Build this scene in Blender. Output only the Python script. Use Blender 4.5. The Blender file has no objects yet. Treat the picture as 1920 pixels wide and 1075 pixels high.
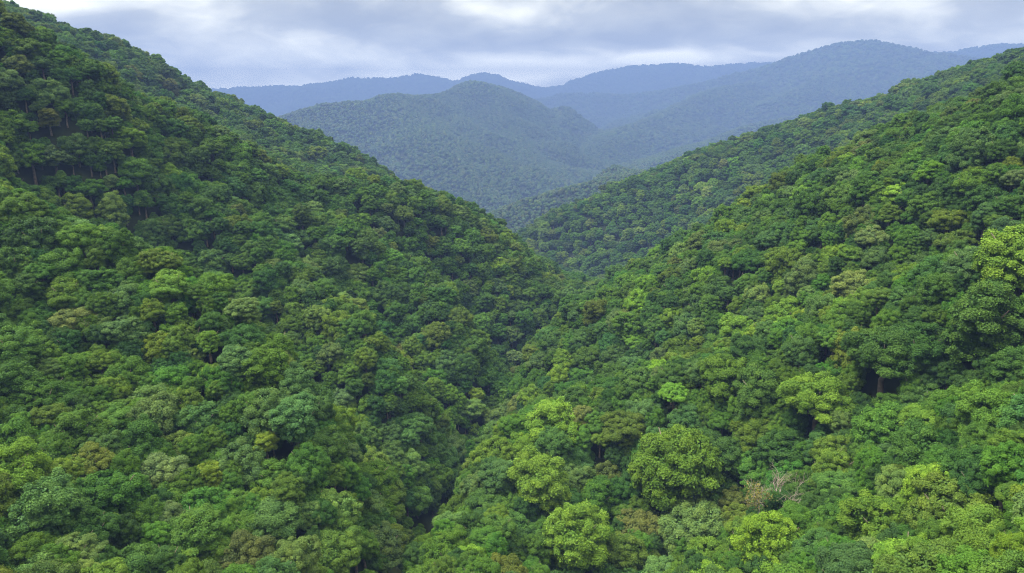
import bpy, bmesh, math, random
import numpy as np
from mathutils import Vector, Matrix

# ------------------------------------------------------------------ camera, sky, sun, exposure
SC = bpy.context.scene
COL = SC.collection
F, CX, CY = 1280.0, 960.0, 537.5          # focal length and centre of the 1920 x 1075 frame
PITCH = math.radians(15.2)
cam_data = bpy.data.cameras.new('camera')
cam_data.lens = 24.0; cam_data.sensor_width = 36.0
cam_data.clip_start = 1.0; cam_data.clip_end = 40000.0
cam = bpy.data.objects.new('camera', cam_data); COL.objects.link(cam)
cam.location = (0, 0, 0); cam.rotation_euler = (math.radians(90) - PITCH, 0, 0)
SC.camera = cam

SKY_UP, SKY_LOW, SKY_LOWK, SKY_GAIN = 8.0, 8.5, 34.0, 0.30
HAZE_COL, HAZE_DENS = (0.136, 0.210, 0.455, 1.0), 0.00034
SUN_EL, SUN_AZ = math.radians(55), math.radians(-88)      # from behind the left shoulder
sun_data = bpy.data.lights.new('sun', 'SUN')
sun_data.energy = 2.0; sun_data.angle = math.radians(12); sun_data.color = (1.0, 0.95, 0.86)
sun = bpy.data.objects.new('sun', sun_data); COL.objects.link(sun)
sd = Vector((math.sin(SUN_AZ) * math.cos(SUN_EL), math.cos(SUN_AZ) * math.cos(SUN_EL), math.sin(SUN_EL)))
sun.rotation_euler = sd.to_track_quat('Z', 'Y').to_euler()
sun.location = sd * 500

SC.view_settings.view_transform = 'Standard'; SC.view_settings.look = 'None'
SC.view_settings.exposure = 2.3; SC.view_settings.gamma = 1.0
SC.render.engine = 'CYCLES'
cy = SC.cycles
cy.max_bounces = 6; cy.diffuse_bounces = 3; cy.glossy_bounces = 1; cy.transmission_bounces = 3
cy.volume_bounces = 0; cy.transparent_max_bounces = 4
cy.use_denoising = True; cy.caustics_reflective = False; cy.caustics_refractive = False
cy.filter_width = 1.1; cy.denoising_prefilter = 'NONE'; cy.use_adaptive_sampling = False; cy.sample_clamp_indirect = 4.0

W = bpy.data.worlds.new('World'); SC.world = W; W.use_nodes = True
nt = W.node_tree; nt.nodes.clear()
def N(tree, kind, **kw):
    n = tree.nodes.new(kind)
    for k, v in kw.items():
        if k.startswith('i_'):
            n.inputs[int(k[2:])].default_value = v
        else: setattr(n, k, v)
    return n
def M(op, a, b=None, c=None, tree=None, clamp=False):
    t = tree or nt
    n = t.nodes.new('ShaderNodeMath'); n.operation = op; n.use_clamp = clamp
    for i, v in enumerate((a, b, c)):
        if v is None: continue
        if isinstance(v, (int, float)): n.inputs[i].default_value = v
        else: t.links.new(v, n.inputs[i])
    return n.outputs[0]
def mixcol(t, f, a, b, mode='MIX'):
    n = t.nodes.new('ShaderNodeMix'); n.data_type = 'RGBA'; n.blend_type = mode
    for i, v in ((0, f), (6, a), (7, b)):
        if isinstance(v, (int, float)): n.inputs[i].default_value = v
        elif isinstance(v, tuple): n.inputs[i].default_value = v
        else: t.links.new(v, n.inputs[i])
    return n.outputs[2]
sky = N(nt, 'ShaderNodeTexSky', sky_type='NISHITA', sun_disc=False, sun_elevation=SUN_EL, sun_rotation=SUN_AZ)
tc = N(nt, 'ShaderNodeTexCoord'); sp = N(nt, 'ShaderNodeSeparateXYZ'); nt.links.new(tc.outputs['Generated'], sp.inputs[0])
X_, Y_, Z_ = sp.outputs
AZ = M('ARCTAN2', X_, Y_)
EL = M('ARCSINE', Z_)
# cloud deck: banks of cloud, wider than they are tall this low in the sky
cv = N(nt, 'ShaderNodeCombineXYZ')
nt.links.new(M('MULTIPLY', AZ, 5.0), cv.inputs[0]); nt.links.new(M('MULTIPLY', EL, 13.0), cv.inputs[1])
n1 = N(nt, 'ShaderNodeTexNoise'); n1.inputs['Scale'].default_value = 1.0; n1.inputs['Detail'].default_value = 6; n1.inputs['Roughness'].default_value = 0.48; n1.inputs['Distortion'].default_value = 0.5
nt.links.new(cv.outputs[0], n1.inputs['Vector'])
cl = M('MULTIPLY_ADD', n1.outputs[0], 2.0, -0.5)
def blob(px, py, sx, sy, amp):
    """soft bank of brighter or darker cloud around a compass direction and height above the horizon"""
    a0 = math.atan((px - CX) / F / math.cos(PITCH)); e0 = math.atan((CY - py) / F) - PITCH
    e0 = math.atan(math.tan(e0) * math.cos(a0))
    da = M('MULTIPLY', M('SUBTRACT', AZ, a0), F / sx); de = M('MULTIPLY', M('SUBTRACT', EL, e0), F / sy)
    r2 = M('ADD', M('MULTIPLY', da, da), M('MULTIPLY', de, de))
    return M('MULTIPLY', M('EXPONENT', M('MULTIPLY', r2, -1.0)), amp)
BLOBS = [(720, 40, 260, 26, -0.33), (1030, 80, 230, 22, -0.42), (1560, 60, 240, 26, -0.22), (330, 75, 150, 22, -0.2), (1330, 30, 200, 26, -0.12),
         (960, 132, 170, 24, 0.9), (1230, 108, 130, 16, 0.6), (930, 22, 90, 16, 0.3), (80, 5, 180, 22, 0.38), (560, 118, 200, 24, 0.12), (1480, 95, 120, 20, 0.28), (1800, 55, 160, 24, 0.15)]
for b in BLOBS: cl = M('ADD', cl, blob(*b))
n2 = N(nt, 'ShaderNodeTexNoise'); n2.inputs['Scale'].default_value = 3.2; n2.inputs['Detail'].default_value = 6; n2.inputs['Distortion'].default_value = 0.6
nt.links.new(cv.outputs[0], n2.inputs['Vector'])
cl = M('ADD', cl, M('MULTIPLY_ADD', n2.outputs[0], 0.7, -0.35), clamp=True)
rp = N(nt, 'ShaderNodeValToRGB'); nt.links.new(cl, rp.inputs[0])
e = rp.color_ramp.elements
e[0].position = 0.0; e[0].color = (0.42, 0.40, 0.325, 1)
e[1].position = 1.0; e[1].color = (1.85, 1.74, 1.28, 1)
for p_, c_ in ((0.35, (0.66, 0.63, 0.49, 1)), (0.65, (1.15, 1.09, 0.82, 1))):
    q = rp.color_ramp.elements.new(p_); q.color = c_
# an overcast sky is brighter overhead; the low band shines through kilometres of haze
up_ = M('MULTIPLY_ADD', M('POWER', M('MAXIMUM', Z_, 0.0), 4.0), SKY_UP, 1.0)
low = M('MULTIPLY_ADD', M('EXPONENT', M('MULTIPLY', M('ABSOLUTE', Z_), -SKY_LOWK)), SKY_LOW, 1.0)
k = M('MULTIPLY', M('MULTIPLY', up_, low), SKY_GAIN)
kk = N(nt, 'ShaderNodeCombineXYZ')
for i in range(3): nt.links.new(k, kk.inputs[i])
clouds = mixcol(nt, 1.0, rp.outputs[0], kk.outputs[0], 'MULTIPLY')
nish = mixcol(nt, 1.0, sky.outputs[0], (0.1, 0.1, 0.1, 1), 'MULTIPLY')
both = mixcol(nt, 0.94, nish, clouds)
bg = N(nt, 'ShaderNodeBackground'); nt.links.new(both, bg.inputs[0]); bg.inputs[1].default_value = 1.0
wo = N(nt, 'ShaderNodeOutputWorld'); nt.links.new(bg.outputs[0], wo.inputs[0])

# ------------------------------------------------------------------ the shape of the land
def pt(px,py,d):
    x=(px-CX)/F; y=(py-CY)/F
    v=np.array([x,1.0,-y]); v/=np.linalg.norm(v)
    c,s=math.cos(PITCH),math.sin(PITCH)
    return np.array([v[0], v[1]*c+v[2]*s, -v[1]*s+v[2]*c])*d
def proj(P):
    P=np.asarray(P,float); c,s=math.cos(PITCH),math.sin(PITCH)
    dep=P[...,1]*c-P[...,2]*s; up=P[...,1]*s+P[...,2]*c
    return CX+F*P[...,0]/dep, CY-F*up/dep, dep
NEAR=[ # (px,py,range)
# near left spur
(0,395,215),(200,480,190),(330,545,175),(450,605,160),(560,690,145),(650,800,125),(715,930,108),(740,1030,96),
(0,560,165),(0,750,125),(0,1000,92),(250,700,135),(250,1000,95),(450,800,120),(450,1000,98),(620,1000,98),(-250,600,150),(-250,900,98),(-250,350,240),
# main left slope skyline
(-300,-127,400),(-150,-47,390),(0,43,380),(150,128,392),(230,153,400),(300,193,410),(420,248,430),(520,283,450),(600,313,465),(680,328,480),(740,323,500),(800,353,510),(860,388,525),(920,423,540),(980,463,555),(1030,518,565),(1055,553,572),
(100,250,300),(300,300,330),(500,400,335),(700,450,390),(850,500,430),(950,550,475),(0,150,330),(-200,100,320),
(110,390,262),(200,445,255),(330,505,245),(450,575,235),(560,660,215),(660,765,190),(740,835,167),
(600,480,320),(700,600,275),(800,650,265),(880,690,268),(620,590,262),(760,760,212),
# valley line
(1065,552,575),(1010,600,440),(950,640,365),(925,690,315),(915,745,262),(860,800,218),(800,860,178),(770,940,142),(763,1010,117),(770,1075,102),
# right slope
(2250,10,340),(2080,80,350),(1920,150,360),(1800,190,370),(1700,235,380),(1600,275,400),(1500,325,420),(1400,380,440),(1300,425,470),(1200,475,500),(1120,530,540),
(1900,300,230),(1900,450,165),(1900,600,125),(1900,800,92),(1900,1000,75),(1700,400,220),(1700,600,150),(1700,800,112),(1700,1000,90),
(1500,450,265),(1500,600,180),(1500,750,140),(1500,900,113),(1500,1040,98),(1300,500,315),(1300,600,232),(1300,700,182),(1300,850,138),(1300,1000,108),
(1100,600,360),(1100,700,245),(1100,800,182),(1100,900,145),(1100,1040,110),(980,740,245),(900,900,155),(900,1040,112),(2150,500,140),(2150,900,72),(2150,250,230),
# dips behind crests
(0,95,470),(150,170,462),(300,235,478),(450,285,497),(600,345,520),(1900,210,440),(1700,290,455),(1500,380,495),(1300,475,535),
# left rear ridge
(-250,-93,1075),(-100,-8,1004),(20,39,1004),(120,59,1022),(200,74,1040),(270,104,1058),(330,134,1075),(400,179,1093),(450,199,1111),(520,224,1129),(580,249,1147),(640,279,1161),(700,309,1165),
(150,97,932),(300,165,968),(450,225,1004),(600,290,1047),
# right rear ridge
(2200,26,1305),(2050,61,1326),(1920,98,1348),(1840,121,1392),(1740,156,1435),(1650,181,1479),(1590,201,1500),(1500,231,1544),(1400,256,1587),(1330,281,1631),(1280,296,1653),(1200,331,1718),(1120,361,1783),(1040,396,1848),(980,426,1892),(940,456,1914),
(1720,240,1131),(1500,330,1239),(1300,425,1326),(1200,475,1370),(1110,525,1413),(1850,170,1087),(1500,280,1392),(1300,350,1479),(1150,430,1566),(1060,510,1566),
# behind rear ridges
(1800,200,1822),(1500,300,1957),(1300,360,2025),(1100,440,2025),(900,480,1687),(980,520,1350),(700,400,1687),(500,310,1755),(300,230,1701),(100,150,1620),(-100,60,1620)]
def shrink(d): return d if d < 105 else 105.0*(d/105.0)**0.62
NP_=np.array([pt(a,b,shrink(d)) for a,b,d in NEAR])
def tps_fit(P,lam):
    n=len(P); S=300.0; X=P[:,:2]/S
    d=np.linalg.norm(X[:,None]-X[None],axis=2); K=np.where(d>0,d*d*np.log(d+1e-12),0)
    A=np.zeros((n+3,n+3)); A[:n,:n]=K+lam*np.eye(n); A[:n,n]=1; A[:n,n+1:]=X; A[n,:n]=1; A[n+1:,:n]=X.T
    b=np.zeros(n+3); b[:n]=P[:,2]; return np.linalg.solve(A,b)
TW=tps_fit(NP_,0.0015)
def tps(x,y):
    S=300.0; X=np.stack([x,y],-1)/S; out=np.empty(len(X)); C=NP_[:,:2]/S
    for i in range(0,len(X),20000):
        q=X[i:i+20000]; d2=((q[:,None]-C[None])**2).sum(2)
        out[i:i+20000]=(0.5*d2*np.log(d2+1e-18))@TW[:-3]+TW[-3]+q@TW[-2:]
    return out
RNG=np.random.RandomState(7)
_lat=RNG.rand(256,256)
def vnoise(x,y):
    xi=np.floor(x).astype(int); yi=np.floor(y).astype(int); fx=x-xi; fy=y-yi
    fx=fx*fx*(3-2*fx); fy=fy*fy*(3-2*fy); L=lambda a,b:_lat[a&255,b&255]
    return (L(xi,yi)*(1-fx)+L(xi+1,yi)*fx)*(1-fy)+(L(xi,yi+1)*(1-fx)+L(xi+1,yi+1)*fx)*fy
def fbm(x,y,o=4):
    s=0;a=0.5
    for i in range(o):
        s=s+a*(vnoise(x*2**i+i*17.3,y*2**i+i*9.1)-0.5); a*=0.5
    return s
# far ridges: crest polyline (px,py,range), slope
RIDGES=[
 (0.42,[(820,470,935),(900,418,977),(950,393,990),(1000,371,1007),(1060,352,1020),(1150,331,1049),(1240,318,1071),(1350,300,1105)]),
 (0.50,[(420,262,1649),(480,240,1697),(543,215,1794),(575,204,1843),(607,193,1891),(656,190,1958),(699,187,2016),(716,179,2046),(741,175,2085),(773,179,2134),(823,176,2231),(851,167,2307),(890,152,2404),(933,163,2482),(958,171,2540),(997,186,2619),(1030,215,2619),(1060,245,2522)]),
 (0.42,[(741,175,2085),(800,240,1794),(850,300,1570),(900,360,1406)]),
 (0.45,[(890,152,2404),(935,215,2182),(985,280,1891),(1010,330,1649)]),
 (0.45,[(1404,152,3500),(1340,166,3300),(1287,189,3050),(1234,216,2800),(1181,234,2550),(1128,258,2300),(1090,285,2100)]),
 (0.45,[(1500,215,2700),(1400,235,2400),(1300,275,2050),(1200,310,1800)]),
 (0.50,[(997,186,4100),(1014,184,4150),(1050,175,4200),(1121,173,4200),(1181,176,4150),(1234,168,4100),(1287,157,4100),(1340,145,4100),(1393,133,4050),(1440,122,4000),(1482,106,4000),(1553,85,4000),(1590,77,4000),(1640,75,4000),(1690,85,4000),(1760,96,4050),(1850,110,4100),(2000,120,4100)]),
 (0.42,[(1640,75,4000),(1560,130,3600),(1480,175,3200)]),
 (0.42,[(1640,75,4000),(1760,140,3500),(1800,180,3200)]),
 (0.45,[(1690,102,5600),(1780,96,5600),(1830,88,5600),(1880,82,5600),(1920,83,5600),(2100,75,5600)]),
 (0.40,[(300,172,6200),(440,163,6200),(560,160,6000),(624,151,5900),(663,143,5900),(699,145,5900),(752,142,5900),(784,137,5900),(812,142,5900),(851,151,5900),(886,141,5900),(907,135,5900),(930,145,5900),(968,155,5950),(1018,164,6000),(1068,157,6000),(1092,145,6000),(1121,134,6000),(1153,129,6050),(1199,121,6100),(1270,118,6100),(1323,124,6100),(1376,118,6100),(1447,117,6100),(1600,110,6100)]),
]
RP=[(s,np.array([pt(a,b,1.15*d) for a,b,d in r])) for s,r in RIDGES]
def ridge_h(x,y):
    best=np.full(len(x),-240.0); Q=np.stack([x,y],-1)
    rr=np.hypot(x,y)
    best=best+ np.clip((rr-1700)/4000,0,1)*70
    for s,P in RP:
        for a,b in zip(P[:-1],P[1:]):
            ab=b[:2]-a[:2]; L2=ab@ab
            t=np.clip(((Q-a[:2])@ab)/L2,0,1)
            dd=np.hypot(*(Q-a[:2]-t[:,None]*ab).T)
            k=np.sqrt(dd*dd+20*20)-20
            g=fbm(x/250+s*31,y/250,3)
            h=a[2]+t*(b[2]-a[2]) - s*k + np.minimum(k*0.65,130)*g*1.65
            m=np.maximum(best,h); e=np.exp(-np.abs(best-h)/5.0)*2.0
            best=m+e*0.5*(1-np.exp(-np.minimum(dd,30)/10))
    return best
def surface(x,y):
    """canopy surface"""
    x=np.asarray(x,float).ravel(); y=np.asarray(y,float).ravel(); r=np.hypot(x,y)
    rc=np.clip(r,0,900)/np.maximum(r,1e-6)
    n=tps(x*rc,y*rc)
    n=n+np.clip((r-50)/150,0.2,1)*(fbm(x/48,y/48,3)*8.5+ (np.abs(fbm((x+y*0.3)/60+5,(y)/130+3,2))*-16+3))
    w=np.clip((r-690)/130,0,1); w=w*w*(3-2*w)
    # outside the lateral sector the near fit is only extrapolated: keep it bounded
    n=np.clip(n,-190,130)
    out=n.copy(); far=w>0
    if far.any():
        out[far]=n[far]*(1-w[far])+ridge_h(x[far],y[far])*w[far]
    return out
# ------------------------------------------------------------------ carved gullies and spurs (pixel polyline on the canopy, depth, width)
def ray_hit(px, py, h, off=0.0, r0=40.0, r1=1000.0):
    d = pt(px, py, 1.0); t = np.linspace(r0, r1, 1500)
    P = d[None] * t[:, None]
    z = h(P[:, 0], P[:, 1]) + off
    k = np.nonzero(P[:, 2] <= z)[0]
    if len(k) == 0: return None
    k = k[0]
    if k == 0: return P[0]
    a = P[k - 1, 2] - z[k - 1]; b = P[k, 2] - z[k]
    return P[k - 1] + (P[k] - P[k - 1]) * (a / (a - b))
CARVE = [(5, 10, [(1060, 610), (1000, 680), (950, 760), (885, 850), (835, 930), (815, 1000), (810, 1070)]),
         (-16, 8, [(1065, 552), (1010, 600), (950, 640), (925, 690), (915, 745), (860, 800), (780, 870), (745, 940), (728, 1010), (722, 1074)]),
         (-15, 10, [(30, 370), (120, 400), (210, 450), (330, 512), (450, 585), (560, 670), (660, 775), (735, 840)]),
         (8.0, 11, [(0, 400), (200, 490), (330, 555), (450, 615), (560, 700), (640, 790), (710, 930)]),
         (-22, 11, [(330, 250), (480, 350), (620, 480), (720, 570), (800, 650), (870, 720)]),
         (12, 13, [(230, 215), (400, 320), (560, 450), (660, 560), (740, 680)]),
         (12, 13, [(520, 330), (680, 420), (800, 530), (880, 640)]),
         (-20, 11, [(560, 320), (720, 410), (850, 510), (960, 610)]),
         (-17, 10, [(60, 210), (160, 300), (260, 360), (330, 430), (380, 520)]),
         (-5, 10, [(1890, 600), (1790, 650), (1650, 700), (1560, 720), (1420, 800), (1300, 830), (1150, 880)]),
         (5.0, 12, [(1900, 480), (1700, 560), (1500, 640), (1300, 700), (1150, 760), (1000, 830)]),
         (-7, 11, [(1900, 400), (1700, 450), (1550, 520), (1350, 590), (1180, 650), (1050, 700)]),
         (5.5, 12, [(1850, 260), (1650, 360), (1500, 430), (1350, 500), (1200, 570), (1080, 610)]),
         (-8, 10, [(1330, 900), (1230, 960), (1150, 1020), (1120, 1070)]),
         (-3, 12, [(1830, 200), (1620, 290), (1450, 350), (1300, 420), (1150, 500)]),
         (-3, 16, [(1500, 280), (1380, 320), (1250, 370), (1120, 440), (1040, 500)])]
CL = []
for amp, wd, line in CARVE:
    q = [ray_hit(a, b, surface) for a, b in line]
    q = np.array([p for p in q if p is not None])
    CL.append((amp, wd, q))
base_surface = surface
def surface(x, y):
    x = np.asarray(x, float).ravel(); y = np.asarray(y, float).ravel()
    z = base_surface(x, y); Q = np.stack([x, y], -1)
    for amp, wd, q in CL:
        dm = np.full(len(x), 1e9)
        for a, b in zip(q[:-1, :2], q[1:, :2]):
            ab = b - a; t = np.clip(((Q - a) @ ab) / max(ab @ ab, 1e-6), 0, 1)
            dm = np.minimum(dm, np.hypot(*(Q - a - t[:, None] * ab).T))
        w2 = wd * (1 + np.clip((np.hypot(x, y) - 120) / 250, 0, 1.0))
        z = z + amp * np.exp(-(dm / w2) ** 2)
    a = np.abs(np.arctan2(x, y)); w = np.clip((a - math.radians(60)) / math.radians(20), 0, 1)
    return z * (1 - w) + np.minimum(z, -55.0) * w
CANOPY = 8.5                       # mean canopy height above the ground

# polar grid of canopy heights: the ground sheet, and a fast lookup for everything planted on it
azs = np.concatenate([np.radians(np.linspace(-180, -62, 40))[:-1], np.radians(np.linspace(-62, 62, 420)), np.radians(np.linspace(62, 180, 40))[1:]])
rs = np.exp(np.linspace(math.log(12), math.log(9600), 400))
AA, RR = np.meshgrid(azs, rs)
GZ = surface((RR * np.sin(AA)), (RR * np.cos(AA))).reshape(AA.shape)
LR0, LRS = math.log(12), (math.log(9600) - math.log(12)) / 399
def gh(x, y):
    r = np.clip(np.hypot(x, y), 12.01, 9590); a = np.clip(np.arctan2(x, y), math.radians(-61.9), math.radians(61.9))
    u = (np.log(r) - LR0) / LRS; v = (a - math.radians(-62)) / (math.radians(124) / 419) + 39
    i = np.minimum(u.astype(int), 398); j = np.minimum(v.astype(int), len(azs) - 2); fu = u - i; fv = v - j
    return (GZ[i, j] * (1 - fv) + GZ[i, j + 1] * fv) * (1 - fu) + (GZ[i + 1, j] * (1 - fv) + GZ[i + 1, j + 1] * fv) * fu

# ------------------------------------------------------------------ materials
def new_mat(name):
    m = bpy.data.materials.new(name); m.use_nodes = True; t = m.node_tree; t.nodes.clear()
    return m, t
def ground_material():
    m, t = new_mat('forest_floor')
    o = t.nodes.new('ShaderNodeOutputMaterial'); b = t.nodes.new('ShaderNodeBsdfPrincipled')
    g = t.nodes.new('ShaderNodeNewGeometry')
    n = t.nodes.new('ShaderNodeTexNoise'); n.inputs['Scale'].default_value = 0.35; n.inputs['Detail'].default_value = 8
    t.links.new(g.outputs['Position'], n.inputs['Vector'])
    r = t.nodes.new('ShaderNodeValToRGB'); t.links.new(n.outputs[0], r.inputs[0])
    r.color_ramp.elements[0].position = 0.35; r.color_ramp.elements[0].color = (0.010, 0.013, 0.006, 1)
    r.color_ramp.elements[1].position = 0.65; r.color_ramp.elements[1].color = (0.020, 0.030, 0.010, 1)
    t.links.new(r.outputs[0], b.inputs['Base Color']); b.inputs['Roughness'].default_value = 0.95
    b.inputs['Specular IOR Level'].default_value = 0.1
    t.links.new(b.outputs[0], o.inputs[0]); return m
def leaf_material(name, far=False):
    """foliage: the tree's own leaf colour (tint), varied from spray to spray, with light passing through the leaves"""
    m, t = new_mat(name)
    o = t.nodes.new('ShaderNodeOutputMaterial'); b = t.nodes.new('ShaderNodeBsdfPrincipled')
    at = t.nodes.new('ShaderNodeAttribute'); at.attribute_type = 'INSTANCER'; at.attribute_name = 'tint'
    col = at.outputs['Color']
    if not far:
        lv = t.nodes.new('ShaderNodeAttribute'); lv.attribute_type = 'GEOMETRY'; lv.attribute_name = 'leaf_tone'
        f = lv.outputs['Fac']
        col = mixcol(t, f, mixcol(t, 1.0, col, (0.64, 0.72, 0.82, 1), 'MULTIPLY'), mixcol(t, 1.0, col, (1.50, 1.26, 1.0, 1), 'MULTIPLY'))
    else:
        g = t.nodes.new('ShaderNodeNewGeometry')
        n = t.nodes.new('ShaderNodeTexNoise'); n.inputs['Scale'].default_value = 0.55; n.inputs['Detail'].default_value = 4
        t.links.new(g.outputs['Position'], n.inputs['Vector'])
        col = mixcol(t, n.outputs[0], mixcol(t, 1.0, col, (0.5, 0.55, 0.6, 1), 'MULTIPLY'), mixcol(t, 1.0, col, (1.5, 1.4, 1.2, 1), 'MULTIPLY'))
    t.links.new(col, b.inputs['Base Color']); b.inputs['Roughness'].default_value = 0.6
    b.inputs['Specular IOR Level'].default_value = 0.09
    if far:
        t.links.new(b.outputs[0], o.inputs[0]); return m
    tr = t.nodes.new('ShaderNodeBsdfTranslucent')
    t.links.new(mixcol(t, 1.0, col, (1.25, 1.35, 0.7, 1), 'MULTIPLY'), tr.inputs[0])
    mx = t.nodes.new('ShaderNodeMixShader'); mx.inputs[0].default_value = 0.2
    t.links.new(b.outputs[0], mx.inputs[1]); t.links.new(tr.outputs[0], mx.inputs[2])
    t.links.new(mx.outputs[0], o.inputs[0]); return m
def bark_material(name, c0, c1):
    m, t = new_mat(name)
    o = t.nodes.new('ShaderNodeOutputMaterial'); b = t.nodes.new('ShaderNodeBsdfPrincipled')
    tcn = t.nodes.new('ShaderNodeTexCoord')
    n = t.nodes.new('ShaderNodeTexNoise'); n.inputs['Scale'].default_value = 1.6; n.inputs['Detail'].default_value = 6
    t.links.new(tcn.outputs['Object'], n.inputs['Vector'])
    r = t.nodes.new('ShaderNodeValToRGB'); t.links.new(n.outputs[0], r.inputs[0])
    r.color_ramp.elements[0].position = 0.35; r.color_ramp.elements[0].color = c0 + (1,)
    r.color_ramp.elements[1].position = 0.65; r.color_ramp.elements[1].color = c1 + (1,)
    t.links.new(r.outputs[0], b.inputs['Base Color']); b.inputs['Roughness'].default_value = 0.9
    t.links.new(b.outputs[0], o.inputs[0]); return m
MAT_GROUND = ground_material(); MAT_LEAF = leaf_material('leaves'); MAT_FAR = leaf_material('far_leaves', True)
MAT_BARK = bark_material('bark', (0.05, 0.04, 0.03), (0.13, 0.10, 0.08))
MAT_PALE = bark_material('weathered_bark', (0.11, 0.095, 0.08), (0.23, 0.20, 0.17))
MAT_TWIG = bark_material('dry_twigs', (0.11, 0.10, 0.075), (0.20, 0.175, 0.14))

# ------------------------------------------------------------------ mesh helpers
def mesh_from(name, V, faces, mat, tone=None, smooth=False):
    me = bpy.data.meshes.new(name); me.from_pydata([tuple(v) for v in V], [], [tuple(int(i) for i in f) for f in faces])
    me.materials.append(mat)
    if tone is not None:
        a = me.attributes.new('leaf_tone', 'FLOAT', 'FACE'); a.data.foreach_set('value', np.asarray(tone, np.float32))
    if smooth: me.polygons.foreach_set('use_smooth', [True] * len(me.polygons))
    me.update(); return me
def link(name, me, parent=None):
    o = bpy.data.objects.new(name, me); COL.objects.link(o)
    if parent is not None: o.parent = parent
    return o

# ------------------------------------------------------------------ the ground: one sheet
nr, na = GZ.shape
GV = np.stack([RR * np.sin(AA), RR * np.cos(AA), GZ - CANOPY], -1).reshape(-1, 3)
i0 = (np.arange(nr - 1)[:, None] * na + np.arange(na - 1)[None]).ravel()
GF = np.stack([i0, i0 + 1, i0 + na + 1, i0 + na], -1)[:, ::-1]
GVc = np.vstack([GV, [[0, 0, float(GV[:na, 2].mean())]]])
GFl = [tuple(f) for f in GF.tolist()] + [(j + 1, j, nr * na) for j in range(na - 1)]
me = bpy.data.meshes.new('ground'); me.from_pydata(GVc.tolist(), [], GFl); me.materials.append(MAT_GROUND)
me.polygons.foreach_set('use_smooth', [True] * len(me.polygons)); me.update()
ground = link('ground', me); ground['kind'] = 'structure'

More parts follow.
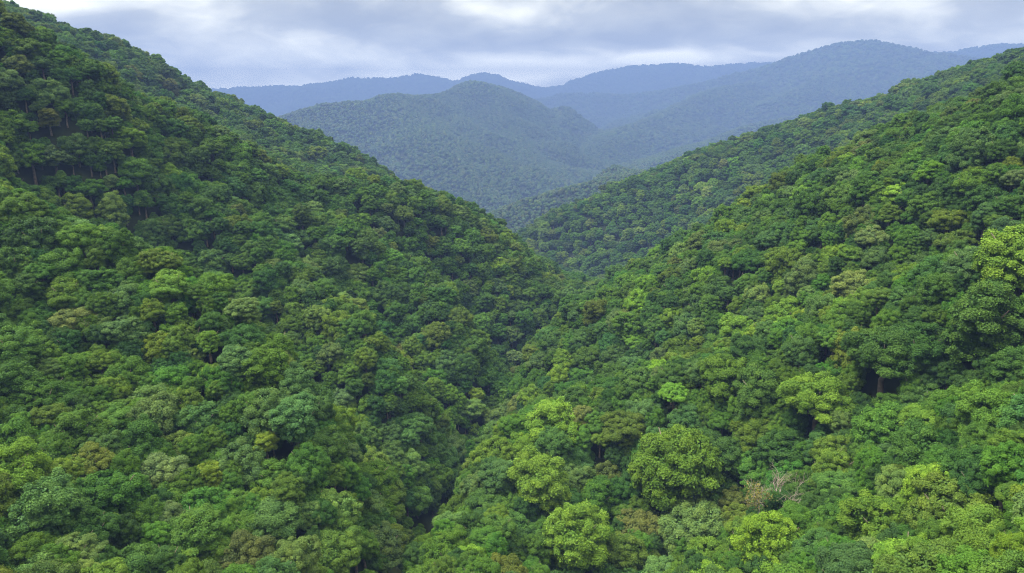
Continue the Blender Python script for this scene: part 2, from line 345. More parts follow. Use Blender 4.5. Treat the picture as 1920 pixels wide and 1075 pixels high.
# ------------------------------------------------------------------ crowns and trunks
bm = bmesh.new(); bmesh.ops.create_icosphere(bm, subdivisions=2, radius=1.0)
ICO_V = np.array([v.co[:] for v in bm.verts]); ICO_F = [[v.index for v in f.verts] for f in bm.faces]; bm.free()
def unit(v): return v / np.maximum(np.linalg.norm(v, axis=-1, keepdims=True), 1e-9)
def make_crown(seed, style):
    """a crown of nominal radius 5 m, its tree standing at z = 0: lobes > leaf clumps > hundreds of leaf sprays each"""
    R = np.random.RandomState(seed)
    ax, az_, zc, low = dict(round=(5.0, 5.4, 6.4, -0.95), flat=(5.4, 4.6, 6.8, -0.95), tall=(4.3, 6.8, 6.2, -0.95), ragged=(5.2, 5.4, 6.3, -0.95), lumpy=(5.0, 5.6, 6.3, -0.95))[style]
    nl = dict(round=4, flat=6, tall=7, ragged=7, lumpy=8)[style]
    lobes = [(np.array([0, 0, 0.0]), np.array([ax * 0.72, ax * 0.72, az_ * 0.80]))]
    for i in range(nl):
        a = 2 * math.pi * (i + R.rand() * 0.7) / nl; d = ax * (0.42 + 0.22 * R.rand()); s = 0.40 + 0.16 * R.rand()
        if style == 'tall': zz = (R.rand() * 1.3 - 0.62) * az_ * 0.8
        elif style == 'flat': zz = (R.rand() * 0.5 - 0.25) * az_
        else: zz = (R.rand() * 0.95 - 0.5) * az_ * 0.8
        lobes.append((np.array([math.cos(a) * d, math.sin(a) * d, zz]), np.array([ax * s, ax * s, az_ * s * (0.95 if style != 'flat' else 1.2)])))
    C = []                                                  # clump centres and radii over the lobes' skins
    for li, (c, r) in enumerate(lobes):
        for _ in range(150 if li == 0 else 60):
            u = unit(R.normal(size=3)); u[2] = abs(u[2]) * 1.45 - 0.78; u = unit(u)
            p = c + u * r * (0.86 + 0.2 * R.rand())
            if p[2] < low * az_: continue
            ins = any((((p - c2) / (r2 * 0.84)) ** 2).sum() < 1 for c2, r2 in lobes)
            if ins: continue
            cr = (0.5 + 0.95 * R.rand() ** 1.6) * (1.08 if style in ('round', 'flat') else 1.0); q3 = np.array([1 + 0.25 * R.normal(), 1 + 0.25 * R.normal(), 0.62 + 0.35 * R.rand()]).clip(0.5, 1.5)
            if any(np.linalg.norm(p - q) < 0.54 * (cr + s2) for q, s2, _u, _q in C): continue
            C.append((p, cr, u, q3))
    V, Fc, T = [], [], []
    nv = 0
    for c, r in lobes:                                      # opaque inner core of the crown, shade painted in as darker tones
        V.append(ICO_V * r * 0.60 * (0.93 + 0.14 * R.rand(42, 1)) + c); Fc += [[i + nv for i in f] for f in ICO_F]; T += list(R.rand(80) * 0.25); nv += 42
    for c, r in lobes:                                      # sprays filling in between the clumps, toned darker to paint in shade
        n = int(150 * r[0] * r[2]); d = unit(R.normal(size=(n, 3))); d = d[d[:, 2] > -0.5]; P = c + d * r * (0.66 + 0.24 * R.rand(len(d), 1))
        keep = np.ones(len(P), bool)
        for c2, r2 in lobes: keep &= (((P - c2) / (r2 * 0.62)) ** 2).sum(1) > 1
        P, d = P[keep], d[keep]; m = len(P)
        nrm = unit(d + R.normal(size=(m, 3)) * 0.5); t1 = unit(np.cross(nrm, R.normal(size=(m, 3)))); t2 = np.cross(nrm, t1); s = 0.14 + 0.14 * R.rand(m, 1)
        V.append(np.stack([P + t1 * s, P + t2 * s * .7, P - t1 * s, P - t2 * s * .7], 1).reshape(-1, 3)); Fc += (np.arange(m * 4).reshape(m, 4) + nv).tolist(); nv += m * 4
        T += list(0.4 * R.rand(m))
    PC = np.array([c[0] for c in C]); RC = np.array([c[1] for c in C])
    for ci, (p, cr, u, q3) in enumerate(C):
        V.append(ICO_V * q3 * cr * 0.62 * (0.9 + 0.2 * R.rand(42, 1)) + p); Fc += [[i + nv for i in f] for f in ICO_F]
        T += list(0.15 + R.rand(80) * 0.3); nv += 42  # clump core, also toned down as painted shade behind the outer sprays
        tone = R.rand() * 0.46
        n = int(1050 * cr * cr + 150)
        d = unit(R.normal(size=(n, 3))); d = d[(d @ u > -0.35) & (d[:, 2] > -0.7)]
        rad = cr * (0.70 + 0.36 * R.rand(len(d), 1)) + (R.rand(len(d), 1) < 0.07) * R.rand(len(d), 1) * 0.5
        P = p + d * rad * q3
        # skip sprays buried in a neighbouring clump
        near = np.nonzero((np.linalg.norm(PC - p, axis=1) < RC + cr) & (np.arange(len(C)) != ci))[0]
        keep = np.ones(len(P), bool)
        for k in near: keep &= np.linalg.norm(P - PC[k], axis=1) > RC[k] * 0.70
        P, d = P[keep], d[keep]; m = len(P)
        if m == 0: continue
        nrm = unit(d * 0.85 + np.array([0, 0, 0.45]) + R.normal(size=(m, 3)) * 0.33)
        t1 = unit(np.cross(nrm, R.normal(size=(m, 3)))); t2 = np.cross(nrm, t1)
        s = (0.07 + 0.13 * R.rand(m, 1) ** 2.0); s2 = s * (0.55 + 0.35 * R.rand(m, 1)); dip = nrm * s * 0.35
        quad = np.stack([P + t1 * s - dip, P + t2 * s2, P - t1 * s - dip, P - t2 * s2], 1)
        V.append(quad.reshape(-1, 3)); Fc += (np.arange(m * 4).reshape(m, 4) + nv).tolist(); nv += m * 4
        T += list(np.clip(tone + 0.54 * R.rand(m) ** 1.2, 0, 1))
    V = np.vstack(V); V *= 5.0 / np.percentile(np.hypot(V[:, 0], V[:, 1]), 96); V = V + np.array([0, 0, zc])
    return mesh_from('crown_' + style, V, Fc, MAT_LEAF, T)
def tube(P, rad, sides=7):
    """tapered tube along points"""
    P = np.asarray(P, float); V = []; Fs = []
    for i, p in enumerate(P):
        d = unit(P[min(i + 1, len(P) - 1)] - P[max(i - 1, 0)]); a = unit(np.cross(d, [0.31, 0.9, 0.17])); b = np.cross(d, a)
        for k in range(sides):
            t = 2 * math.pi * k / sides; V.append(p + (a * math.cos(t) + b * math.sin(t)) * rad[i])
    for i in range(len(P) - 1):
        for k in range(sides):
            Fs.append((i * sides + k, i * sides + (k + 1) % sides, (i + 1) * sides + (k + 1) % sides, (i + 1) * sides + k))
    Fs.append(tuple(range((len(P) - 1) * sides, len(P) * sides)))
    return np.array(V), Fs
def join_tubes(ts):
    V, Fs, n = [], [], 0
    for v, f in ts: V.append(v); Fs += [tuple(i + n for i in q) for q in f]; n += len(v)
    return np.vstack(V), Fs
def make_trunk(seed, style):
    R = np.random.RandomState(seed); top = 8.0
    ax = [np.array([0, 0, -2.5]), np.array([0, 0, 0.0]), np.array([R.normal() * .2, R.normal() * .2, 3.0]), np.array([R.normal() * .3, R.normal() * .3, 5.6]), np.array([R.normal() * .4, R.normal() * .4, top])]
    ts = [tube(ax, [0.5, 0.42, 0.33, 0.27, 0.12], 8)]
    for i in range(6):
        a = i * 1.05 + R.rand() * 0.6; z = 3.4 + i * 0.55; L = 2.6 + R.rand() * 1.4
        b0 = np.array([0, 0, z]); b1 = b0 + np.array([math.cos(a) * L * .5, math.sin(a) * L * .5, L * .35]); b2 = b0 + np.array([math.cos(a) * L, math.sin(a) * L, L * 0.95])
        ts.append(tube([b0, b1, b2], [0.17, 0.12, 0.04], 6))
    V, Fs = join_tubes(ts)
    return mesh_from('trunk_' + style, V, Fs, MAT_BARK, smooth=True)
STYLES = ['round', 'flat', 'tall', 'ragged', 'lumpy', 'round', 'flat', 'tall', 'ragged', 'lumpy', 'round', 'lumpy']
NVAR = len(STYLES)
CROWN = [make_crown(100 + i * 7, s) for i, s in enumerate(STYLES)]
TRUNK = [make_trunk(300 + i, s) for i, s in enumerate(STYLES)]

# ------------------------------------------------------------------ leaf colours (albedo) by kind
TINT = {'mid green': (.056, .125, .017), 'deep green': (.033, .082, .019), 'blue green': (.044, .102, .035), 'yellow green': (.105, .170, .020),
        'lime': (.130, .240, .022), 'olive': (.086, .122, .019), 'grey green': (.076, .124, .050), 'bronze': (.105, .112, .040), 'pale green': (.115, .180, .055)}
R = np.random.RandomState(11)
def var(c, R):
    h = 1 + R.normal() * 0.12
    return (c[0] * 0.97 * h * (1 + R.normal() * 0.10), c[1] * h, c[2] * 0.95 * h * (1 + R.normal() * 0.12))

# ------------------------------------------------------------------ trees that stand out: px, py, radius in px, height stretch, colour, variant, label
HEROES = [
 (1080, 995, 66, 1.15, 'yellow green', 4, 'large golden green tree at the bottom centre, beside the dark gully', None),
 (1268, 868, 78, 1.05, 'lime', 9, 'largest bright green spreading tree on the near right slope', 'the largest bright green tree'),
 (1538, 738, 66, 0.9, 'lime', 1, 'bright green flat layered tree standing amid dark crowns on the right slope', 'the bright layered tree'),
 (1358, 702, 44, 1.05, 'yellow green', 0, 'round golden green tree standing over a dark gap, level with the bright layered tree', 'the round golden tree'),
 (1455, 1010, 62, 1.15, 'lime', 3, 'vivid green tall tree just below the leafless tree at the bottom edge', None),
 (1790, 955, 58, 0.95, 'yellow green', 5, 'yellow green rounded tree in the lower right corner above a bright bottom crown', 'the yellow green corner tree'),
 (1705, 1062, 68, 0.9, 'lime', 10, 'lime green dome cut by the bottom edge in the lower right', None),
 (1012, 915, 56, 1.1, 'lime', 7, 'light green many lobed tree up and left of the golden green bottom tree', 'the many lobed tree'),
 (1040, 785, 56, 0.9, 'lime', 8, 'brightest lime tree by the valley, high above the many lobed light tree', 'the lime valley tree'),
 (930, 850, 44, 0.95, 'yellow green', 4, 'yellow green domed tree on the valley edge below the lime valley tree', None),
 (878, 1050, 42, 0.9, 'lime', 11, 'small bright green crown at the bottom edge, closest of the bright ones to the gully', 'the small bright gully tree'),
 (1478, 585, 40, 1.0, 'lime', 3, 'bright lime tree above mid right among grey green crowns', 'the upper lime tree'),
 (1438, 630, 34, 1.0, 'lime', 4, 'bright lime tree touching the valley side of another lime tree, mid right', None),
 (1585, 915, 46, 0.85, 'blue green', 6, 'pale blue green flat tree right beside the leafless tree', None),
 (1300, 985, 60, 1.0, 'pale green', 9, 'pale olive tree with fine leaves between two bright green bottom trees', None),
 (1665, 655, 66, 0.95, 'deep green', 1, 'wide dark green tree above a black gap on the right slope', 'the wide dark tree'),
 (1725, 640, 52, 1.0, 'deep green', 3, 'dark lobed tree on the uphill side of the wide dark tree', None),
 (1510, 520, 32, 1.1, 'grey green', 2, 'dull grey tall tree on the upper right slope', 'the dull grey tree'),
 (85, 960, 62, 1.1, 'blue green', 5, 'blue green broad tree in the lower left corner beside a lime crown', 'the blue green corner tree'),
 (8, 885, 58, 1.1, 'lime', 3, 'bright lime tree cut by the left edge low down', None),
 (252, 1012, 34, 0.9, 'lime', 11, 'small lime crown low at the lower left among mid green trees', 'the small lime crown'),
 (125, 640, 24, 1.0, 'lime', 0, 'small round lime tree high on the left spur', 'the small round lime tree'),
 (300, 650, 34, 1.0, 'yellow green', 4, 'golden green tree on the left spur, level with the small round lime tree', 'the golden spur tree'),
 (355, 668, 26, 0.9, 'pale green', 11, 'pale green small tree touching the golden spur tree', None),
 (145, 600, 40, 0.85, 'bronze', 6, 'rusty topped flat tree on the left spur above the small round lime tree', 'the rusty flat tree'),
 (213, 392, 24, 1.2, 'pale green', 2, 'pale yellowish tree standing alone among dark crowns high on the left', 'the pale yellowish tree'),
 (475, 765, 32, 0.9, 'bronze', 8, 'brownish grey tree on the middle of the left spur', 'the brownish spur tree'),
 (715, 1015, 44, 0.95, 'grey green', 5, 'silvery grey round tree at the bottom beside the dark gully', 'the silvery tree'),
 (770, 795, 36, 0.75, 'blue green', 6, 'flat dark teal tree on the valley floor where the left gully comes in', 'the flat teal tree'),
 (1662, 800, 56, 1.0, 'mid green', 4, 'mid green lumpy tree between the lime and the dark trees, lower right', None),
 (1745, 800, 44, 0.95, 'lime', 11, 'lime tree up the slope from the yellow green corner tree', None),
 (995, 657, 16, 1.0, 'olive', 0, 'small straw coloured tree beside the narrow valley floor', None),
 (1430, 880, 40, 1.0, 'mid green', 8, 'mid green tree rising straight behind the leafless tree', None),
 (1425, 735, 46, 1.0, 'deep green', 2, 'dark tree in the gap between the round golden and bright layered trees', None),
 (1470, 840, 52, 0.9, 'deep green', 4, 'dark green domed tree two crowns above the leafless tree', None),
 (870, 690, 24, 1.2, 'deep green', 2, 'dark tall tree at the foot of the main left slope by the valley', None),
 (690, 870, 40, 1.0, 'olive', 8, 'olive tree on the nose of the left spur', 'the olive nose tree'),
 (200, 930, 56, 1.0, 'mid green', 9, 'mid green broad tree above the small lime crown', None),
 (1920, 480, 62, 1.0, 'lime', 9, 'bright green tree cut by the right edge, highest of the bright ones there', 'the bright right edge tree'),
 (1850, 600, 60, 1.1, 'deep green', 2, 'tall dark tree at the right edge over a deep shaded hollow', None),
 (1170, 800, 44, 0.9, 'olive', 6, 'olive brown flat tree at the centre of the near right slope', 'the olive brown tree'),
]
BARE = (1462, 958)

def off_base(s, st): return -CANOPY + 7.2 * s * st
trees = []      # x, y, ground z, scale, stretch, tint name, tint, variant, hero index
for hi, (px, py, rp_, st, tn, vr, lab, short) in enumerate(HEROES):
    s = 1.0
    for _ in range(4):
        p = ray_hit(px, py, gh, off_base(s, st)); s = float(np.clip(rp_ * np.linalg.norm(p) / F / 5.0, 0.5, 2.2))
    trees.append([p[0], p[1], float(gh(p[0], p[1])) - CANOPY, s, st, tn, var(tuple(0.52 * a + 0.48 * b for a, b in zip(TINT[tn], TINT['mid green'])), R), vr, hi])
bp = ray_hit(*BARE, gh, -CANOPY + 5.6)
bare_xyz = (bp[0], bp[1], float(gh(bp[0], bp[1])) - CANOPY)

# ------------------------------------------------------------------ every other tree: dart throwing over the ground the camera can see
def cam_px(x, y, z): return proj(np.stack([x, y, z], -1))
def seen(x, y, z, lift):
    """is a point a little above the crown in sight from the camera, or from a step to either side of it?"""
    out = np.zeros(len(x), bool)
    for ox, oy, oz in ((0, 0, 0), (-16, 0, 2), (16, 0, 2), (0, -10, 10)):
        vis = ~out
        for t in np.linspace(0.12, 0.985, 44):
            m = np.nonzero(vis)[0]
            if len(m) == 0: break
            vis[m] = oz + (z[m] + lift - oz) * t > gh(ox + (x[m] - ox) * t, oy + (y[m] - oy) * t) - 1.0
        out |= vis
    return out
def candidates(r0, r1, per_area, rng):
    half = math.radians(60 if r1 < 800 else 48)
    n = int(per_area * (r1 * r1 - r0 * r0) * half)
    r = np.sqrt(r0 * r0 + (r1 * r1 - r0 * r0) * rng.rand(n)); a = (rng.rand(n) * 2 - 1) * half
    x, y = r * np.sin(a), r * np.cos(a); z = gh(x, y)
    px, py, dp = cam_px(x, y, z); py = np.where(dp > 5, py, 1075); px = np.where(dp > 5, px, 960 + np.sign(x) * 1000)
    mx = 120 + 36000 / r
    ok = (px > -mx) & (px < 1920 + mx) & (py < 1075 + mx * 1.3) & (py > -150)
    x, y, z = x[ok], y[ok], z[ok]
    ok = seen(x, y, z, 11.0)
    return x[ok], y[ok], z[ok]
def throw(x, y, rad, placed, k):
    """keep the candidates (big first) whose crowns do not overlap too far; rad in metres; placed: list of (x, y, rad)"""
    cell = 5.0; grid = {}; out = []
    def put(px_, py_, r_): grid.setdefault((int(px_ // cell), int(py_ // cell)), []).append((px_, py_, r_))
    for p in placed: put(*p)
    for i in np.argsort(-rad):
        a, b, r_ = x[i], y[i], rad[i]; ga, gb = int(a // cell), int(b // cell); good = True
        for u in (-2, -1, 0, 1, 2):
            for v in (-2, -1, 0, 1, 2):
                for (c, d, r2) in grid.get((ga + u, gb + v), ()):
                    q = k * (r_ + r2)
                    if (a - c) ** 2 + (b - d) ** 2 < q * q: good = False; break
                if not good: break
            if not good: break
        if good: put(a, b, r_); out.append(i)
    return np.array(out, int)
rng = np.random.RandomState(5)
cx, cy_, cz = candidates(18, 750, 0.31, rng)
cr = (1.68 + 2.35 * rng.rand(len(cx)) ** 1.6) * (1 + 0.08 * np.clip((np.hypot(cx, cy_) - 130) / 110, 0, 1) + 0.28 * np.clip((np.hypot(cx, cy_) - 300) / 200, 0, 1))
placed = [(t[0], t[1], t[3] * 5.0 * 1.05) for t in trees] + [(bare_xyz[0], bare_xyz[1], 4.5)]
idx = throw(cx, cy_, cr, placed, 0.60)
cx, cy_, cz, cr = cx[idx], cy_[idx], cz[idx], cr[idx]
kinds = list(TINT)
def zone_tints(x, y):
    """which leaf colours grow where: the right slope is fresher, the left darker and more olive, in drifts"""
    nz = fbm(x / 36 + 3, y / 36, 3); nz2 = fbm(x / 24 + 40, y / 24 + 11, 2)
    right = np.clip((x - (-10 + 0.06 * y)) / 40, 0, 1) * np.clip(1.4 - np.hypot(x, y) / 300, 0.2, 1)
    P = np.zeros((len(x), len(kinds)))
    P[:, 0] = 0.36; P[:, 1] = 0.22 - 0.08 * right; P[:, 2] = 0.10; P[:, 3] = 0.05 + 0.08 * right; P[:, 4] = 0.015 + 0.04 * right
    P[:, 5] = 0.08 - 0.02 * right; P[:, 6] = 0.08; P[:, 7] = 0.012; P[:, 8] = 0.035 + 0.02 * right
    P[:, 3] *= np.exp(nz * 5); P[:, 4] *= np.exp(nz * 6); P[:, 1] *= np.exp(-nz * 5); P[:, 2] *= np.exp(-nz2 * 5); P[:, 5] *= np.exp(nz2 * 5); P[:, 8] *= np.exp(nz * 3)
    return P / P.sum(1, keepdims=True)
CREASE = CL[1][2][5:, :2]
def in_crease(x, y, wd):
    dm = np.full(len(x), 1e9); Q = np.stack([x, y], -1)
    for a, b in zip(CREASE[:-1], CREASE[1:]):
        ab = b - a; t = np.clip(((Q - a) @ ab) / (ab @ ab), 0, 1); dm = np.minimum(dm, np.hypot(*(Q - a - t[:, None] * ab).T))
    return dm < wd
kp = ~in_crease(cx, cy_, 3.6); cx, cy_, cz, cr = cx[kp], cy_[kp], cz[kp], cr[kp]      # the stream bed keeps a gap
PZ = zone_tints(cx, cy_).cumsum(1); pick = (rng.rand(len(cx), 1) > PZ).sum(1).clip(0, len(kinds) - 1)
for i in range(len(cx)):
    s = cr[i] / 5.0; tn = kinds[pick[i]]; st = 0.85 + 0.35 * rng.rand()
    s_ = s * 1.06
    top = 11.6 * s_ * st
    # small trees stand nearly as high as their neighbours: they are lifted by a longer bole
    lift = np.clip(CANOPY + 0.2 + rng.normal() * 1.3 - top, -5.0, 3.2)
    trees.append([cx[i], cy_[i], cz[i] - CANOPY + lift, s_, st, tn, var(tuple(0.6 * a + 0.4 * b for a, b in zip(TINT[tn], TINT['mid green'])), rng), int(rng.randint(NVAR)), -1])
NT = len(trees)
TX = np.array([t[:5] for t in trees])

# ------------------------------------------------------------------ which 300 show largest: paint discs far to near and count what is left in sight
cxp, cyp, cdp = cam_px(TX[:, 0], TX[:, 1], TX[:, 2] + 7.2 * TX[:, 3] * TX[:, 4])
rad = 5.0 * TX[:, 3] * F / cdp / 4
buf = np.full((269, 480), -1, int)
for i in np.argsort(-cdp):
    a, b, r_ = cxp[i] / 4, cyp[i] / 4, rad[i]
    x0, x1, y0, y1 = int(max(a - r_, 0)), int(min(a + r_ + 1, 480)), int(max(b - r_, 0)), int(min(b + r_ * 1.2 + 1, 269))
    if x1 <= x0 or y1 <= y0: continue
    yy, xx = np.mgrid[y0:y1, x0:x1]; m = (xx - a) ** 2 + (yy - b) ** 2 <= r_ * r_
    buf[y0:y1, x0:x1][m] = i
cnt = np.bincount(buf[buf >= 0], minlength=NT)
cnt[:len(HEROES)] += 100000
own = np.argsort(-cnt)[:299]; own = [int(i) for i in own if cnt[i] >= 12]
is_own = np.zeros(NT, bool); is_own[own] = True

# ------------------------------------------------------------------ labels for them
anchors = [(h[7], hi) for hi, h in enumerate(HEROES) if h[7]] + [('the leafless tree', None)]
apx = np.array([[cxp[hi], cyp[hi]] if hi is not None else BARE for _, hi in anchors])
SHAPE = {'round': 'round', 'flat': 'flat', 'tall': 'tall', 'ragged': 'ragged', 'lumpy': 'lumpy'}
DIRW = ['right of', 'below and right of', 'below', 'below and left of', 'left of', 'above and left of', 'above', 'above and right of']
ORD = ['first', 'second', 'third', 'fourth', 'fifth', 'sixth', 'seventh', 'eighth', 'ninth', 'tenth', 'eleventh', 'twelfth']
keyed = {}
for i in own:
    if trees[i][8] >= 0: continue
    d = np.hypot(apx[:, 0] - cxp[i], apx[:, 1] - cyp[i]); a = int(np.argmin(d))
    sec = int(round(math.atan2(cyp[i] - apx[a, 1], cxp[i] - apx[a, 0]) / (math.pi / 4))) % 8
    keyed.setdefault((trees[i][5], SHAPE[STYLES[trees[i][7]]], sec, a), []).append((d[a], i))
LABEL = {}
for (tn, sh, sec, a), lst in keyed.items():
    lst.sort()
    for k_, (dd, i) in enumerate(lst):
        if len(lst) == 1: LABEL[i] = f'{sh} {tn} tree {DIRW[sec]} {anchors[a][0]}'
        else: LABEL[i] = f'{ORD[k_]} {sh} {tn} tree {DIRW[sec]} {anchors[a][0]}'

# ------------------------------------------------------------------ build one tree of each variant, then copies
protos = {}
def plant(i):
    x, y, z, s, st, tn, tint, vr, hi = trees[i]
    root = bpy.data.objects.new('broadleaf_tree', None); COL.objects.link(root); root.empty_display_size = 0.5
    root.location = (x, y, z); root.rotation_euler = (0, 0, (i * 2.399) % 6.283); root.scale = (s, s, s * st)
    root['label'] = HEROES[hi][6] if hi >= 0 else LABEL[i]; root['category'] = 'tree'; root['group'] = 'broadleaf trees on the valley slopes'
    if vr not in protos:
        c = link('crown', CROWN[vr], root); t = link('trunk', TRUNK[vr], root); protos[vr] = (c, t)
    else:
        c, t = protos[vr][0].copy(), protos[vr][1].copy(); c.parent = root; t.parent = root
        COL.objects.link(c); COL.objects.link(t)
    c['tint'] = [float(v) for v in tint]
    return root
for i in sorted(own, key=lambda k: (trees[k][8] < 0, k)): plant(i)
for vr in range(NVAR):
    if vr not in protos:
        j = next(k for k in own if trees[k][7] == vr); print('no proto', vr, j)

# ------------------------------------------------------------------ the rest of the forest: points on which the same trees are set
def points_object(name, P, rot, scl, var_, tint):
    me = bpy.data.meshes.new(name); me.from_pydata(P.tolist(), [], [])
    for nm, ty, arr in (('rot', 'FLOAT_VECTOR', rot), ('scl', 'FLOAT_VECTOR', scl), ('tint', 'FLOAT_VECTOR', tint)):
        me.attributes.new(nm, ty, 'POINT').data.foreach_set('vector', np.asarray(arr, np.float32).ravel())
    me.attributes.new('variant', 'INT', 'POINT').data.foreach_set('value', np.asarray(var_, np.int32))
    o = link(name, me); o['kind'] = 'stuff'; return o
def scatter_tree(name, build):
    g = bpy.data.node_groups.new(name, 'GeometryNodeTree')
    g.interface.new_socket('Geometry', in_out='INPUT', socket_type='NodeSocketGeometry'); g.interface.new_socket('Geometry', in_out='OUTPUT', socket_type='NodeSocketGeometry')
    gi = g.nodes.new('NodeGroupInput'); go = g.nodes.new('NodeGroupOutput')
    iop = g.nodes.new('GeometryNodeInstanceOnPoints'); g.links.new(gi.outputs[0], iop.inputs['Points'])
    g.links.new(build(g), iop.inputs['Instance']); iop.inputs['Pick Instance'].default_value = True
    def attr(nm, ty):
        a = g.nodes.new('GeometryNodeInputNamedAttribute'); a.data_type = ty; a.inputs['Name'].default_value = nm; return a.outputs['Attribute']
    g.links.new(attr('variant', 'INT'), iop.inputs['Instance Index'])
    g.links.new(attr('rot', 'FLOAT_VECTOR'), iop.inputs['Rotation']); g.links.new(attr('scl', 'FLOAT_VECTOR'), iop.inputs['Scale'])
    g.links.new(iop.outputs[0], go.inputs[0]); return g
def near_kinds(g):
    jn = g.nodes.new('GeometryNodeJoinGeometry')
    for vr in range(NVAR - 1, -1, -1):
        j2 = g.nodes.new('GeometryNodeJoinGeometry')
        for ob in protos[vr]:
            oi = g.nodes.new('GeometryNodeObjectInfo'); oi.transform_space = 'ORIGINAL'; oi.inputs['Object'].default_value = ob
            g.links.new(oi.outputs['Geometry'], j2.inputs[0])
        gt = g.nodes.new('GeometryNodeGeometryToInstance'); g.links.new(j2.outputs[0], gt.inputs[0]); g.links.new(gt.outputs[0], jn.inputs[0])
    return jn.outputs[0]
rest = [i for i in range(NT) if not is_own[i]]
P = np.array([trees[i][:3] for i in rest]); S_ = np.array([[trees[i][3], trees[i][3], trees[i][3] * trees[i][4]] for i in rest])
ro = np.zeros((len(rest), 3)); ro[:, 2] = rng.rand(len(rest)) * 6.283
forest = points_object('forest', P, ro, S_, [trees[i][7] for i in rest], [trees[i][6] for i in rest])
md = forest.modifiers.new('forest', 'NODES'); md.node_group = scatter_tree('forest', near_kinds)

# ------------------------------------------------------------------ undergrowth: young trees and shrubs that fill the gaps
ux, uy, uz = candidates(18, 330, 0.30, rng)
ur = 1.1 + 0.9 * rng.rand(len(ux))
ui = throw(ux, uy, ur, [(t[0], t[1], t[3] * 5.0) for t in trees], 0.42)
ui = ui[~in_crease(ux[ui], uy[ui], 2.6)]; ux, uy, uz, ur = ux[ui], uy[ui], uz[ui], ur[ui]; nu = len(ux)
us = ur / 5.0 * 1.25
uro = np.zeros((nu, 3)); uro[:, 2] = rng.rand(nu) * 6.283
ut = np.array([var(TINT['mid green' if q < .6 else 'deep green'], rng) for q in rng.rand(nu)])
under = points_object('undergrowth', np.stack([ux, uy, uz - CANOPY - 0.2 + rng.rand(nu) * 2.6], -1), uro, np.stack([us, us, us * 1.2], -1), rng.randint(0, NVAR, nu), ut)
md = under.modifiers.new('undergrowth', 'NODES'); md.node_group = forest.modifiers[0].node_group

# ------------------------------------------------------------------ the far-off wood on the mountains
FP = []
for r0, r1, sp_ in ((735, 1700, 5.0), (1700, 2700, 6.5), (2700, 4000, 10.5), (4000, 5800, 16.0), (5800, 8300, 24.0)):
    x, y, z = candidates(r0, r1, 0.9 / (sp_ * sp_), rng)
    r_ = sp_ * (0.42 + 0.45 * rng.rand(len(x)) ** 1.5)
    FP.append(np.stack([x, y, z, r_], -1))
FP = np.vstack(FP); nf = len(FP)
fn = fbm(FP[:, 0] / 150, FP[:, 1] / 150, 3)
ft = np.array([TINT[k] for k in ('mid green', 'deep green', 'olive', 'grey green', 'yellow green')])[rng.choice(5, nf, p=[.4, .28, .14, .12, .06])]
ft = ft * 0.38 * (1 + fn[:, None] * 0.6) * (1 + rng.normal(size=(nf, 1)) * 0.07).clip(0.5, 1.6)  # tints darkened: self-shadowing among the leaves is put into the far colour
fs = FP[:, 3] / 5.0
far = points_object('far_forest', np.stack([FP[:, 0], FP[:, 1], FP[:, 2] - FP[:, 3] * 0.6 + rng.normal(size=nf) * 0.9], -1), np.stack([np.zeros(nf), np.zeros(nf), rng.rand(nf) * 6.28], -1),
                    np.stack([fs, fs, fs * (0.9 + 0.4 * rng.rand(nf))], -1), rng.randint(0, 5, nf), ft)
def far_kinds(g):
    jn = g.nodes.new('GeometryNodeJoinGeometry')
    for v in range(5):
        ic = g.nodes.new('GeometryNodeMeshIcoSphere'); ic.inputs['Radius'].default_value = 4.6; ic.inputs['Subdivisions'].default_value = 4
        sp2 = g.nodes.new('GeometryNodeSetPosition'); g.links.new(ic.outputs[0], sp2.inputs[0])
        nz = g.nodes.new('ShaderNodeTexNoise'); nz.noise_dimensions = '4D'; nz.inputs['W'].default_value = v * 3.7; nz.inputs['Scale'].default_value = 0.34; nz.inputs['Detail'].default_value = 4; nz.inputs['Roughness'].default_value = 0.62
        ma = g.nodes.new('ShaderNodeMath'); ma.operation = 'MULTIPLY_ADD'; g.links.new(nz.outputs[0], ma.inputs[0]); ma.inputs[1].default_value = 4.4; ma.inputs[2].default_value = -2.2
        no = g.nodes.new('GeometryNodeInputNormal'); vm = g.nodes.new('ShaderNodeVectorMath'); vm.operation = 'SCALE'
        g.links.new(no.outputs[0], vm.inputs[0]); g.links.new(ma.outputs[0], vm.inputs['Scale']); g.links.new(vm.outputs[0], sp2.inputs['Offset'])
        sm = g.nodes.new('GeometryNodeSetMaterial'); sm.inputs['Material'].default_value = MAT_FAR; g.links.new(sp2.outputs[0], sm.inputs[0])
        gt = g.nodes.new('GeometryNodeGeometryToInstance'); g.links.new(sm.outputs[0], gt.inputs[0]); g.links.new(gt.outputs[0], jn.inputs[0])
    return jn.outputs[0]
md = far.modifiers.new('far_forest', 'NODES'); md.node_group = scatter_tree('far_forest', far_kinds)

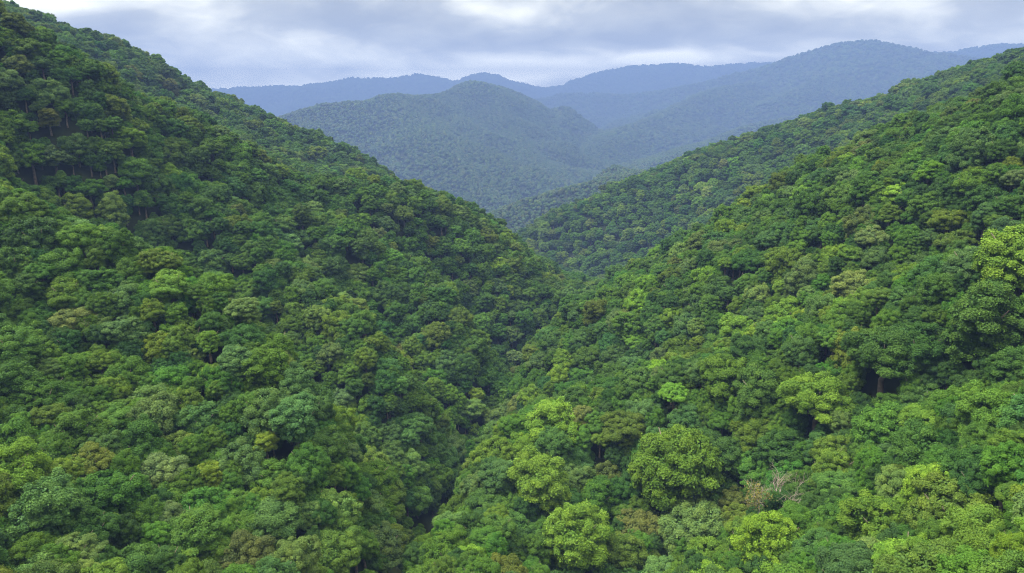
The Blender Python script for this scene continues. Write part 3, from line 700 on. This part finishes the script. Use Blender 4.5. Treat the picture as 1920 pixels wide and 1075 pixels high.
# ------------------------------------------------------------------ the leafless tree
def bare_tree():
    root = bpy.data.objects.new('bare_tree', None); COL.objects.link(root); root.location = bare_xyz
    root['label'] = 'leafless tree with pale forking limbs and fine brown twigs'; root['category'] = 'tree'
    Rb = np.random.RandomState(21); limbs, twigs, ends = [], [], []
    def grow(p, d, L, r, lev):
        n = 4; pts_ = [p]; q = p.copy()
        for k in range(n):
            d = unit(d + Rb.normal(size=3) * 0.16 + np.array([0, 0, 0.05])); q = q + d * L / n; pts_.append(q)
        rr = np.linspace(r, r * 0.55, n + 1)
        (limbs if lev < 3 else twigs).append(tube(pts_, rr, 6 if lev < 3 else 4))
        if lev >= 5 or (lev == 4 and Rb.rand() < 0.55): return
        kids = 3 if lev < 2 else (4 if lev < 4 else 3)
        for k in range(kids):
            a = Rb.rand() * 6.283; side = unit(np.cross(d, [math.cos(a), math.sin(a), 0.3]))
            st_ = pts_[-1] if (k < 2 or lev == 0) else pts_[2 + Rb.randint(2)]
            grow(st_, unit(d * 0.75 + side * (0.55 + 0.3 * Rb.rand()) + np.array([0, 0, 0.10])), L * (0.62 + 0.16 * Rb.rand()), r * 0.52, lev + 1)
        if lev == 3: ends.append(pts_[-1])
    tr = [np.array([0, 0, -2.0]), np.array([0.1, 0, 1.5]), np.array([0.0, 0.1, 4.4])]
    tv, tf = tube(tr, [0.42, 0.34, 0.27], 9)
    link('trunk', mesh_from('bare_trunk', tv, tf, MAT_PALE, smooth=True), root)
    for a, lean in ((math.pi * 0.95, 0.75), (0.15, 0.85), (math.pi * 1.35, 0.6), (1.3, 0.5)):
        k0 = len(limbs)
        grow(tr[-1] - np.array([0, 0, 0.3]), unit(np.array([math.cos(a) * lean, math.sin(a) * lean, 0.8])), 3.3, 0.21, 1)
        lv, lf = join_tubes(limbs[k0:])
        link('limb', mesh_from('bare_limb', lv, lf, MAT_PALE, smooth=True), root)
    wv, wf = join_tubes(twigs); link('twigs', mesh_from('bare_twigs', wv, wf, MAT_TWIG), root)
    Pn = np.array([e_ for e_ in ends if e_[0] < -0.8]); n = 700
    p = Pn[Rb.randint(len(Pn), size=n)] + Rb.normal(size=(n, 3)) * 0.42
    t1 = unit(Rb.normal(size=(n, 3))); t2 = unit(np.cross(t1, Rb.normal(size=(n, 3)))); s = 0.10 + 0.09 * Rb.rand(n, 1)
    qv = np.stack([p + t1 * s, p + t2 * s * .6, p - t1 * s, p - t2 * s * .6], 1).reshape(-1, 3)
    fo = link('foliage', mesh_from('thin_foliage', qv, np.arange(n * 4).reshape(n, 4).tolist(), MAT_LEAF, Rb.rand(n)), root)
    fo['tint'] = [0.11, 0.115, 0.035]; fo['label'] = 'thin olive foliage left on one side'
bare_tree()

# ------------------------------------------------------------------ the air between here and the mountains
zlo, zhi = float(GV[:, 2].min()) - 1.0, max(float(GZ.max()) + 12.0, 20.0)
bm = bmesh.new(); bmesh.ops.create_cube(bm, size=1.0)
for v in bm.verts: v.co = Vector((v.co.x * 19600, v.co.y * 19600, zlo + (v.co.z + 0.5) * (zhi - zlo)))
me = bpy.data.meshes.new('haze'); bm.to_mesh(me); bm.free()
m, t = new_mat('haze_air'); o = t.nodes.new('ShaderNodeOutputMaterial'); pv = t.nodes.new('ShaderNodeVolumePrincipled')
pv.inputs['Color'].default_value = HAZE_COL; pv.inputs['Density'].default_value = HAZE_DENS; pv.inputs['Anisotropy'].default_value = 0.0
t.links.new(pv.outputs[0], o.inputs['Volume']); me.materials.append(m)
hz = link('haze', me); hz['kind'] = 'stuff'
print('trees', NT, 'own', len(own), 'rest', len(rest), 'far', nf, 'z', zlo, zhi)
